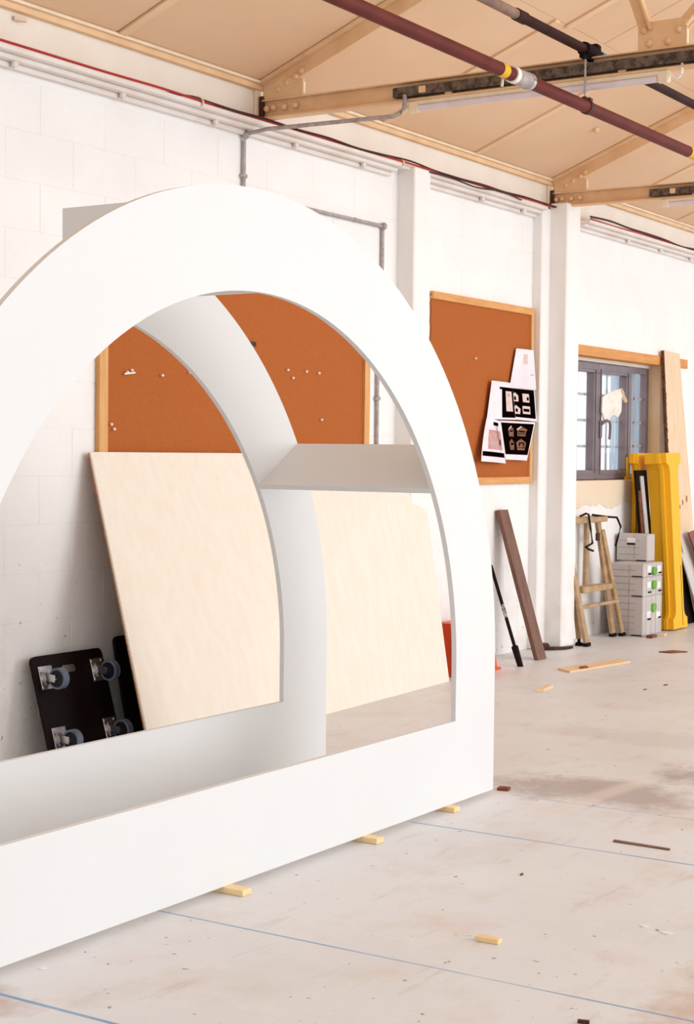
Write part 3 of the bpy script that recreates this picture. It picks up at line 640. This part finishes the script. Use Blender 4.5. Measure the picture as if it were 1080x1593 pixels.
paper('black print of gold house drawings pinned lowest at the right of the board', [(778, 654), (833, 657), (820, 716.5), (787, 715)], YW-.036, .006,
      [('ink', .02, .97, .05, .86), ('inkgold', ((.20, .20), (.28, .12), (.36, .20), (.36, .40), (.22, .40))), ('inkgold', ((.44, .20), (.58, .12), (.80, .21), (.76, .24), (.75, .38), (.48, .38), (.48, .22))), ('ink', .52, .72, .24, .28), ('ink', .50, .73, .31, .33), ('ink', .25, .33, .24, .28), ('inkgold', ((.20, .54), (.28, .46), (.36, .54), (.36, .74), (.22, .74))), ('inkgold', ((.44, .54), (.60, .45), (.80, .54), (.78, .74), (.48, .74))), ('ink', .53, .74, .54, .64), ('inkgold', .58, .69, .57, .64), ('ink', .50, .77, .67, .685), ('ink', .25, .33, .56, .62), ('inkpale', ((.20, .20), (.28, .12), (.30, .14), (.21, .225))), ('inkpale', ((.44, .20), (.58, .12), (.60, .14), (.46, .23)))], G, YR=5.326)
paper('tall white sheet with a framed black print, its left side rolled', [(765.5, 592), (797, 596), (802.5, 653), (757.5, 652)], YW-.045, .02,
      [('ink', .34, 1.0, .14, .20), ('ink', .44, .99, .20, .95), ('inkpale', .60, .90, .24, .78), ('inkgrey', .68, .80, .30, .38)], G)
paper('curling sheet with a pink plan and a black stripe, lowest left of the pinned papers', [(757.5, 650), (778, 655), (787, 721), (743, 717.5)], YW-.05, .015,
      [('inkgrey', .22, .92, .25, .70), ('ink', .45, .80, .06, .14), ('ink', .03, .97, .76, .87), ('ink', .78, .84, .45, .58)], G, curl=.03)
paper('narrow folded white flap sticking out between the two lowest papers', [(776, 660), (780, 662), (788, 724), (784, 700)], YW-.085, .002, [], G)

# ------------------------------------------------------------------ plywood sheet
t = empty('plywood_sheet', (7.4, 4.9, 0)); tag(t, 'large pale plywood sheet leaning against the wall behind the arch', 'board')
BL, BR, TL, TR = Vector((5.862, 4.822, .001)), Vector((9.005, 5.0, .001)), Vector((5.995, 5.332, 1.432)), Vector((9.17, 5.332, 1.432))
nn = (BR-BL).cross(TL-BL).normalized(); nn = nn if nn.y > 0 else -nn
bm = bmesh.new(); slab(bm, [BL, BR, TR, TL], .010, nn); obj('face_veneer', PT(bm, t), M['ply'], t)
bm = bmesh.new(); e = .0004
slab(bm, [BL+nn*.0102, BR+nn*.0102, TR+nn*.0102, TL+nn*.0102], .008, nn); obj('core', PT(bm, t), M['plyedge'], t)

# ------------------------------------------------------------------ dollies
def dolly(label, loc, rot, wd, ln, casters=True):
    t = empty('furniture_dolly', loc, rot); tag(t, label, 'dolly', 'black furniture dollies')
    # board with rounded corners and hand slot
    def rr(x0, x1, y0, y1, r, n=5):
        o = []
        for cx, cy, a0 in ((x1-r, y1-r, 0), (x0+r, y1-r, 90), (x0+r, y0+r, 180), (x1-r, y0+r, 270)):
            for k in range(n+1): a = math.radians(a0+90*k/n); o.append((cx+r*math.cos(a), cy+r*math.sin(a)))
        return o
    bm = bmesh.new(); P_ = rr(0, wd, 0, ln, .03); Q = rr(wd*.5-.055, wd*.5+.055, ln-.095, ln-.058, .015)
    lo = [[bm.verts.new((x, y, z)) for x, y in pl] for pl in (P_, Q) for z in (0, .018)]
    n = len(P_)
    for k in range(n):
        j = (k+1) % n; bm.faces.new((lo[0][k], lo[0][j], lo[1][j], lo[1][k])); bm.faces.new((lo[2][j], lo[2][k], lo[3][k], lo[3][j]))
        for zi in (0, 1):
            bm.faces.new((lo[zi][k], lo[zi][j], lo[2+zi][j], lo[2+zi][k]))
    obj('board', bm, M['black'], t)
    if casters:
        for cx, cy in ((.075, ln-.105), (wd-.055, ln-.105), (.08, .095), (wd-.055, .095)):
            bm = bmesh.new(); box(bm, cx-.045, cx+.045, cy-.055, cy+.055, .0185, .022, bev=.001); cyl(bm, (cx, cy, .022), (cx, cy, .036), .034, 14)
            hz = .095; ax = (cx, cy-.02, hz)
            for s_ in (-1, 1): bar(bm, (cx+s_*.026, cy+.004, .034), (cx+s_*.026, ax[1], hz), .034, .004, (0, 1, 0))
            cyl(bm, (cx-.034, ax[1], hz), (cx+.034, ax[1], hz), .008, 8); box(bm, cx-.03, cx+.03, cy-.035, cy+.03, .032, .037)
            for sx in (-.034, .034):
                for sy in (-.043, .043): cyl(bm, (cx+sx, cy+sy, .022), (cx+sx, cy+sy, .027), .007, 6)
            c = obj('caster', bm, M['chrome'], t)
            bm = bmesh.new(); cyl(bm, (cx-.017, ax[1], hz), (cx+.017, ax[1], hz), .05, 26); obj('wheel', bm, M['tyre'], c, smooth=True)
            bm = bmesh.new(); cyl(bm, (cx-.0185, ax[1], hz), (cx+.0185, ax[1], hz), .040, 22); obj('wheel_hub', bm, M['hub'], c, smooth=True)
    return t
a = math.atan2(.140, .47)
dolly('black furniture dolly with four casters, left of the plywood sheet against the wall', (5.565, 5.19, .0), (math.pi/2-a, 0, 0), .49, .492)
dolly('second black dolly board behind the leftmost one, mostly hidden by the plywood sheet', (6.15, 5.215, .0), (math.pi/2-math.atan2(.11, .5), 0, 0), .5, .53, casters=False)

# ------------------------------------------------------------------ leaning boards and pole by the pier
bm = bmesh.new(); slab(bm, [Vector((10.30, 5.012, .001)), Vector((10.435, 5.012, .001)), Vector((10.437, 5.336, 1.045)), Vector((10.302, 5.336, 1.046))], .03, (0, .9, -.2))
tag(obj('brown_board', bm, M['brown']), 'dark brown timber board leaning on the white wall beside the thick pier', 'board')
t = empty('black_pole', on_floor(810, 1037)); tag(t, 'slim black pole with a thick grip, leaning by the right edge of the white arch', 'pole')
pa = on_floor(810, 1037); pb = at(764, 880, 5.36)
bm = bmesh.new(); cyl(bm, pa, pa.lerp(pb, .19), .02, 12, .024); obj('grip', PT(bm, t), M['rubber'], t, smooth=True)
bm = bmesh.new(); cyl(bm, pa.lerp(pb, .19), pb, .012, 10); obj('shaft', PT(bm, t), M['rubber'], t, smooth=True)
bm = bmesh.new(); cyl(bm, pa.lerp(pb, .47), pa.lerp(pb, .60), .0128, 10); obj('tape', PT(bm, t), mat('worn_white_tape', (190, 180, 178), (60, 46, 46), scale=60, lo=.45, hi=.55), t, smooth=True)
# orange tub
bm = bmesh.new(); zt = .335
xa, xb, ya, yb = 9.20, 9.735, 5.03, 5.26
lo = [Vector((xa, ya, .001)), Vector((xb, ya, .001)), Vector((xb, yb, .001)), Vector((xa, yb, .001))]
hi = [Vector((xa+.06, ya+.03, zt)), Vector((xb-.06, ya+.03, zt)), Vector((xb-.06, yb, zt)), Vector((xa+.06, yb, zt))]
V = [bm.verts.new(p) for p in lo+hi]
bm.faces.new(V[0:4]); bm.faces.new(V[4:8])
for i in range(4): bm.faces.new((V[i], V[(i+1) % 4], V[4+(i+1) % 4], V[4+i]))
bmesh.ops.bevel(bm, geom=bm.edges[:], offset=.012, segments=2, affect='EDGES')
t = obj('orange_tub', bm, M['orange'], smooth=True); tag(t, 'orange plastic tub with sloping sides by the wall, half hidden by the arch', 'tub')
bm = bmesh.new(); box(bm, xa-.015, xb+.012, ya-.015, yb, .001, .014, bev=.003); obj('foot_flange', bm, M['orange'], t)

# ------------------------------------------------------------------ step ladder
t = empty('step_ladder', (11.7, 5.15, 0)); tag(t, 'khaki painted step ladder with black grab rails beside the grey cases', 'ladder')
def stile(f, top, w, d=.028, nm='leg', foot=True):
    bm = bmesh.new(); bar(bm, f, top, w, d, (1, 0, 0), .003); o = obj(nm, PT(bm, t), M['ladder'], t)
    if foot:
        bm = bmesh.new(); fv = Vector(f); box(bm, fv.x-w/2-.004, fv.x+w/2+.004, fv.y-.022, fv.y+.022, .0005, .03, bev=.006); obj('rubber_foot', PT(bm, t), M['rubber'], o)
    return o
f1 = on_floor(913, 1001.5, .02); stile(f1, at(876, 808, 5.25), .062)
f2 = on_floor(901, 994, .05); o = stile(f2, at(884, 808, 5.30), .05, foot=False)
bm = bmesh.new(); cyl(bm, (f2.x, f2.y, .012), (f2.x, f2.y, .06), .012, 8); cyl(bm, (f2.x, f2.y, .0005), (f2.x, f2.y, .025), .032, 12, .024); obj('rubber_foot', PT(bm, t), M['rubber'], o)
f3 = on_floor(953.5, 986.5, .02); stile(f3, at(929.5, 806, 5.26), .062)
f4 = on_floor(968, 985.5, .02); stile(f4, at(937, 825, 5.24), .055)
bm = bmesh.new(); bar(bm, at(913.5, 811, 5.30), at(910.5, 913, 5.31), .05, .03, (1, 0, 0), .003); obj('rear_post', PT(bm, t), M['ladder'], t)
bm = bmesh.new(); pl_, pr_ = at(872, 808, 5.25), at(935, 805, 5.25); box(bm, pl_.x, pr_.x, 5.19, 5.33, pr_.z-.03, pr_.z+.012, bev=.004); obj('platform', PT(bm, t), M['ladder'], t)
bm = bmesh.new(); bar(bm, at(899, 918, 5.165), at(945, 911.5, 5.20), .045, .09, (0, 0, 1), .003); obj('tread', PT(bm, t), M['ladder'], t)
bm = bmesh.new(); bar(bm, at(904, 945, 5.15), at(962, 934.5, 5.13), .024, .03, (0, 0, 1), .003); obj('tread', PT(bm, t), M['ladder'], t)
for pts in ([(903, 803, 5.22), (912, 799, 5.20), (916, 800, 5.18), (919, 822, 5.17), (922, 845, 5.16), (911.5, 851, 5.14), (915, 854, 5.13), (923, 857, 5.13)], [(922, 801, 5.22), (945, 804, 5.20), (960, 805, 5.18), (966, 819, 5.17), (962, 834, 5.16), (958, 849, 5.16)]):
    bm = bmesh.new(); tube(bm, [at(*p) for p in pts], .0085, 8); obj('grab_rail', PT(bm, t), M['rubber'], t, smooth=True)
bm = bmesh.new(); p = at(928, 835, 5.25); box(bm, p.x-.03, p.x+.02, 5.225, 5.245, p.z-.03, p.z+.03, bev=.004); obj('hinge_catch', PT(bm, t), M['rust'], t)
bm = bmesh.new(); p = on_floor(925, 982); tube(bm, smooth_path([p, p+Vector((.1, .03, .03)), p+Vector((.2, .02, .02)), p+Vector((.3, .06, .03))]), .02, 7)
tag(obj('dark_hose', bm, M['rubber']), 'short piece of dark hose on the floor behind the ladder legs', 'hose')

# ------------------------------------------------------------------ grey tool cases
def case(label, x, y, z, w, d, h, latch, front_tags=True, side_label=False, group='grey stacking cases'):
    t = empty('tool_case', (x, y, z)); tag(t, label, 'case', group)
    bm = bmesh.new(); box(bm, 0, w, 0, d, 0, h, bev=.008); obj('body', bm, M['box'], t)
    # moulded relief on the left side
    bm = bmesh.new()
    for k in range(1, max(2, int(h/.045))):
        zz = h*k/max(2, int(h/.045)); box(bm, -.0015, .004, .07, d-.02, zz-.002, zz+.002)
    box(bm, -.0015, .004, d*.42, d*.42+.004, .01, h-.01); obj('side_rib', bm, M['boxline'], t)
    bm = bmesh.new(); box(bm, -.002, w*.02, .012, .10, .004, .012); obj('side_catch', bm, M['rubber'], t)
    if latch:
        bm = bmesh.new(); n = 14; rx, rz = .042, min(.045, h*.4); zc = h-rz-.012 if h < .25 else h-.085
        poly = [(w*.52 + rx*math.copysign(abs(math.cos(a))**.8, math.cos(a)), zc + (rz*.55 if math.sin(a) > 0 else rz)*math.sin(a)) for a in [2*math.pi*k/n for k in range(n)]]
        prism(bm, poly[::-1], -.014, .001); obj('latch', bm, M['green'], t)
        for xa, xb, zz in ((.07, .15, h*.62), (.27, .35, h*.55)):
            bm = bmesh.new(); zz = min(zz, h-.03) if h < .25 else h*(.55 if xa < .2 else .5); box(bm, xa*1.0, xb, -.002, .001, zz-.028, zz+.022); obj('label_tag', bm, M['label'], t)
        for xa in (.09, .31):
            bm = bmesh.new(); zz = h*.22 if h < .25 else h*.42; box(bm, xa, xa+.06, -.005, .001, zz-.006, zz+.006); obj('clip_slot', bm, M['rubber'], t)
        bm = bmesh.new()
        for xa in (.055, .165, .255, .37): box(bm, xa, xa+.003, -.0015, .001, .008, h-.008)
        obj('front_rib', bm, M['boxline'], t)
    if side_label:
        bm = bmesh.new(); box(bm, -.003, .001, d*.40, d*.66, h*.68, h*.86); obj('label_tag', bm, M['label'], t)
        bm = bmesh.new(); box(bm, -.006, .001, d*.40, d*.66, h*.60, h*.66); obj('handle_slot', bm, M['rubber'], t)
    return t
SX, SY = 12.148, 4.997
case('tall grey plastic case with green latch at the bottom of the stack', SX, SY, .001, .396, .29, .313, True)
case('medium grey plastic case with green latch in the middle of the stack', SX, SY, .315, .396, .29, .155, True)
case('shallow grey plastic case with green latch, third from the floor of the stack', SX, SY, .471, .396, .29, .108, True)
case('plain grey case with a white label and dark slot, topmost beside the yellow column', 12.425, 5.082, .580, .155, .27, .222, False, side_label=True)

# ------------------------------------------------------------------ yellow columns
def column(label, loc, rot, wc, ws, dp, ht):
    t = empty('yellow_column', loc, rot); tag(t, label, 'column', 'yellow painted columns')
    def prof(wc, ws, z0, z1):
        hc, hf = .075, .085; xr = []
        n = 7
        xr.append((wc/2, z0)); xr.append((wc/2, z0+hc))
        for k in range(n+1):
            a = math.pi/2*k/n; xr.append((wc/2 - (wc-ws)/2*math.sin(a), z0+hc+.01+hf*(1-math.cos(a))))
        for k in range(n+1):
            a = math.pi/2*(1-k/n); xr.append((wc/2 - (wc-ws)/2*math.sin(a), z1-hc-.01-hf*(1-math.cos(a))))
        xr.append((wc/2, z1-hc)); xr.append((wc/2, z1))
        return xr + [(-x, z) for x, z in xr[::-1]]
    for nm, a, b, y0, y1 in (('front_board', wc, ws, 0, dp*.26), ('middle_board', wc+.035, ws+.05, dp*.26+.0005, dp*.42), ('back_board', wc, ws-.01, dp*.42+.0005, dp)):
        bm = bmesh.new(); prism(bm, prof(a, b, 0, ht), y0, y1); obj(nm, bm, M['yellow'], t)
    return t
c1 = column('tall yellow painted column with flared top and base beside the grey cases', (12.86, 4.955, .013), (-math.atan2(.095, 1.45), 0, 0), .315, .18, .19, 1.455)
bm = bmesh.new(); box(bm, .05, .056, -.002, .004, .02, .52); o = obj('split', bm, M['rust'], c1); tag(o, 'dark split line')
column('second yellow column behind the tall one, only its flared top left showing', (12.855, 5.295, .001), (0, 0, 0), .335, .225, .07, 1.458)

# boards stacked behind and beside the columns
def leaner(name, label, quad, th, m, nrm=(0, 1, 0)):
    bm = bmesh.new(); slab(bm, quad, th, nrm); return tag(obj(name, bm, M[m]), label, 'board')
leaner('black_board', 'black board standing behind the tall yellow column', [Vector((12.645, 5.16, .001)), Vector((12.90, 5.16, .001)), Vector((12.80, 5.258, 1.318)), Vector((12.57, 5.258, 1.318))], .02, 'black')
leaner('white_strip', 'thin white strip leaning between the black board and the yellow column', [Vector((12.76, 5.1475, .001)), Vector((12.84, 5.1475, .001)), Vector((12.70, 5.2415, 1.27)), Vector((12.635, 5.2415, 1.27))], .010, 'greyboard')
leaner('brown_lath', 'narrow brown lath standing left of the black board above the grey cases', [Vector((12.65, 5.14, .001)), Vector((12.672, 5.14, .001)), Vector((12.575, 5.215, 1.15)), Vector((12.553, 5.215, 1.15))], .012, 'redwood')
t = empty('pine_plank', (13.5, 5.1, 0)); tag(t, 'tall raw pine plank with a bark edge leaning beside the window', 'plank')
q = [Vector((13.24, 5.15, .001)), Vector((13.84, 5.15, .001)), Vector((13.665, 5.325, 2.335)), Vector((13.31, 5.325, 2.345))]
bm = bmesh.new(); slab(bm, q, .028, (0, 1, -.15)); obj('plank', PT(bm, t), M['plank'], t)
bm = bmesh.new(); L0, L1 = q[0], q[3]
slab(bm, [L0.lerp(L1, .6)+Vector((-.008, .004, 0)), L0.lerp(L1, .6), L1, L1+Vector((-.003, .004, 0))], .026, (0, 1, -.15))
for k in range(14):
    p = L0.lerp(L1, .62+.022*k + random.uniform(-.006, .006)); r = random.uniform(.010, .018)
    b2 = bmesh.ops.create_icosphere(bm, subdivisions=1, radius=r); bmesh.ops.scale(bm, verts=b2['verts'], vec=(1, .6, 1.8)); bmesh.ops.translate(bm, verts=b2['verts'], vec=p+Vector((0, .006, 0)))
o = obj('bark_edge', PT(bm, t), M['bark'], t); tag(o, 'dark bark edge')
for u, v, s in ((.12, .435, .016), (.36, .452, .024), (.58, .44, .018), (.78, .452, .022), (.44, .425, .014)):
    p = q[0].lerp(q[1], u).lerp(q[3].lerp(q[2], u), v); bm = bmesh.new(); b2 = bmesh.ops.create_uvsphere(bm, u_segments=10, v_segments=6, radius=s)
    bmesh.ops.scale(bm, verts=bm.verts, vec=(.8, .12, 1.7)); bmesh.ops.translate(bm, verts=bm.verts, vec=p); obj('knot', PT(bm, t), M['knot'], t)
def on_lean(px, py, yb, k=.15):       # point on the leaning plane y = yb + k z
    d = ray(px, py); tt = (yb + k*CAM.z)/(d.y - k*d.z); return CAM + d*tt
def lean_quad(yb, pix): return [on_lean(px, py, yb) for px, py in pix]
leaner('white_board', 'off white board leaning right of the tall yellow column', lean_quad(5.04, [(1090, 990), (1125, 984), (1071, 826), (1056.5, 826)]), .014, 'whiteboard')
leaner('grey_board', 'pale grey board leaning low at the right edge, right of the yellow column', lean_quad(5.005, [(1098, 990), (1110, 988), (1063, 862), (1057.5, 852)]), .012, 'greyboard')
leaner('red_board', 'red brown board leaning at the right edge beside the off white board', lean_quad(4.97, [(1128, 990), (1160, 984), (1084, 824), (1072, 829)]), .014, 'redboard')
leaner('dark_sheet', 'black sheet standing on the floor right of the yellow column base', lean_quad(5.075, [(1062, 978), (1112, 972), (1078, 850), (1053, 850)]), .012, 'black')

# ------------------------------------------------------------------ floor bits
def plate(name, label, pix, th, m, cat, lift=.0005, group=None):
    P_ = [on_floor(*p) for p in pix]; bm = bmesh.new()
    slab(bm, [p+Vector((0, 0, lift)) for p in P_], th, (0, 0, 1)); return tag(obj(name, bm, M[m]), label, cat, group)
plate('plywood_offcut', 'long pale plywood offcut lying flat on the floor', [(887, 1047), (981, 1031), (963, 1027), (868, 1042)], .012, 'offcut', 'offcut')
plate('wood_chip', 'small brown chip lying on the plywood offcut', [(903, 1043.5), (916, 1042), (912, 1039.5), (901, 1041)], .006, 'redwood', 'offcut', lift=.013)
plate('wood_offcut', 'small brown offcut on the floor below the plywood strip', [(835, 1076), (846, 1076), (861, 1070), (850, 1070)], .018, 'offcut', 'offcut')
plate('wood_sliver', 'curved sliver of wood on the floor in front of the yellow column', [(1025, 1015), (1044, 1016.5), (1070, 1015), (1048, 1013)], .008, 'redwood', 'offcut')
plate('dark_strip', 'thin dark strip lying on the floor at the right', [(954, 1310), (1042, 1323.5), (1043, 1321.5), (956, 1307.5)], .004, 'brown', 'strip')
def fblock(name, label, c, lx, ly, h, m, rz=0):
    bm = bmesh.new(); box(bm, -lx/2, lx/2, -ly/2, ly/2, 0, h, Matrix.Translation((c.x, c.y, .0005)) @ Matrix.Rotation(rz, 4, 'Z'), .001); return tag(obj(name, bm, M[m]), label, 'wood block')
fblock('wood_block', 'small pale wooden block alone on the open floor', on_floor(760, 1465), .03, .075, .014, 'block', .05)
fblock('wood_block', 'tiny red brown block on the floor by the right corner of the arch', on_floor(784, 1229), .045, .05, .012, 'redwood', .2)
fblock('wood_block', 'orange brown block on the floor against the grey cases', on_floor(1014, 992), .11, .05, .022, 'redwood', 0)
fblock('wood_block', 'pale block on the floor between the cases and the yellow column', on_floor(1031, 989), .10, .05, .02, 'offcut', .2)
fblock('wood_block', 'dark crumb of wood at the bottom edge of the floor', on_floor(908, 1592), .012, .03, .008, 'rust', .3)
for px, py, w, lb in ((1003, 1441, .016, 'white paint flake on the floor, upper of the pair at the right'), (1038, 1452, .02, 'white paint flake on the floor, lower of the pair at the right'), (67, 1507, .014, 'white paint flake on the floor by the left end of the arch')):
    c = on_floor(px, py); bm = bmesh.new(); poly = [(c.x+w*random.uniform(.6, 1)*math.cos(a), c.y+w*random.uniform(.6, 1)*math.sin(a)) for a in [k*math.pi/4 for k in range(8)]]
    a_ = [bm.verts.new((x, y, .0005)) for x, y in poly]; b_ = [bm.verts.new((x, y, .003)) for x, y in poly]; bm.faces.new(a_); bm.faces.new(b_)
    for i in range(8): bm.faces.new((a_[i], a_[(i+1) % 8], b_[(i+1) % 8], b_[i]))
    tag(obj('paint_flake', bm, M['label']), lb, 'flake')
for px, py, L, r, lb in ((812, 1361, .02, .2, 'tiny brown splinter on the floor between the arch corner and the thin dark strip'), (1036, 1066, .04, 0, 'brown splinter on the floor at the right, farther of the two beyond the dark stain'), (1004, 1073, .03, 0, 'brown splinter on the floor left of its twin beyond the dark stain')):
    if not L: continue
    c = on_floor(px, py); bm = bmesh.new(); box(bm, -L/2, L/2, -L/5, L/5, 0, .004, Matrix.Translation((c.x, c.y, .0005)) @ Matrix.Rotation(r, 4, 'Z'))
    tag(obj('wood_splinter', bm, M['redwood']), lb, 'splinter', 'splinters on the floor')
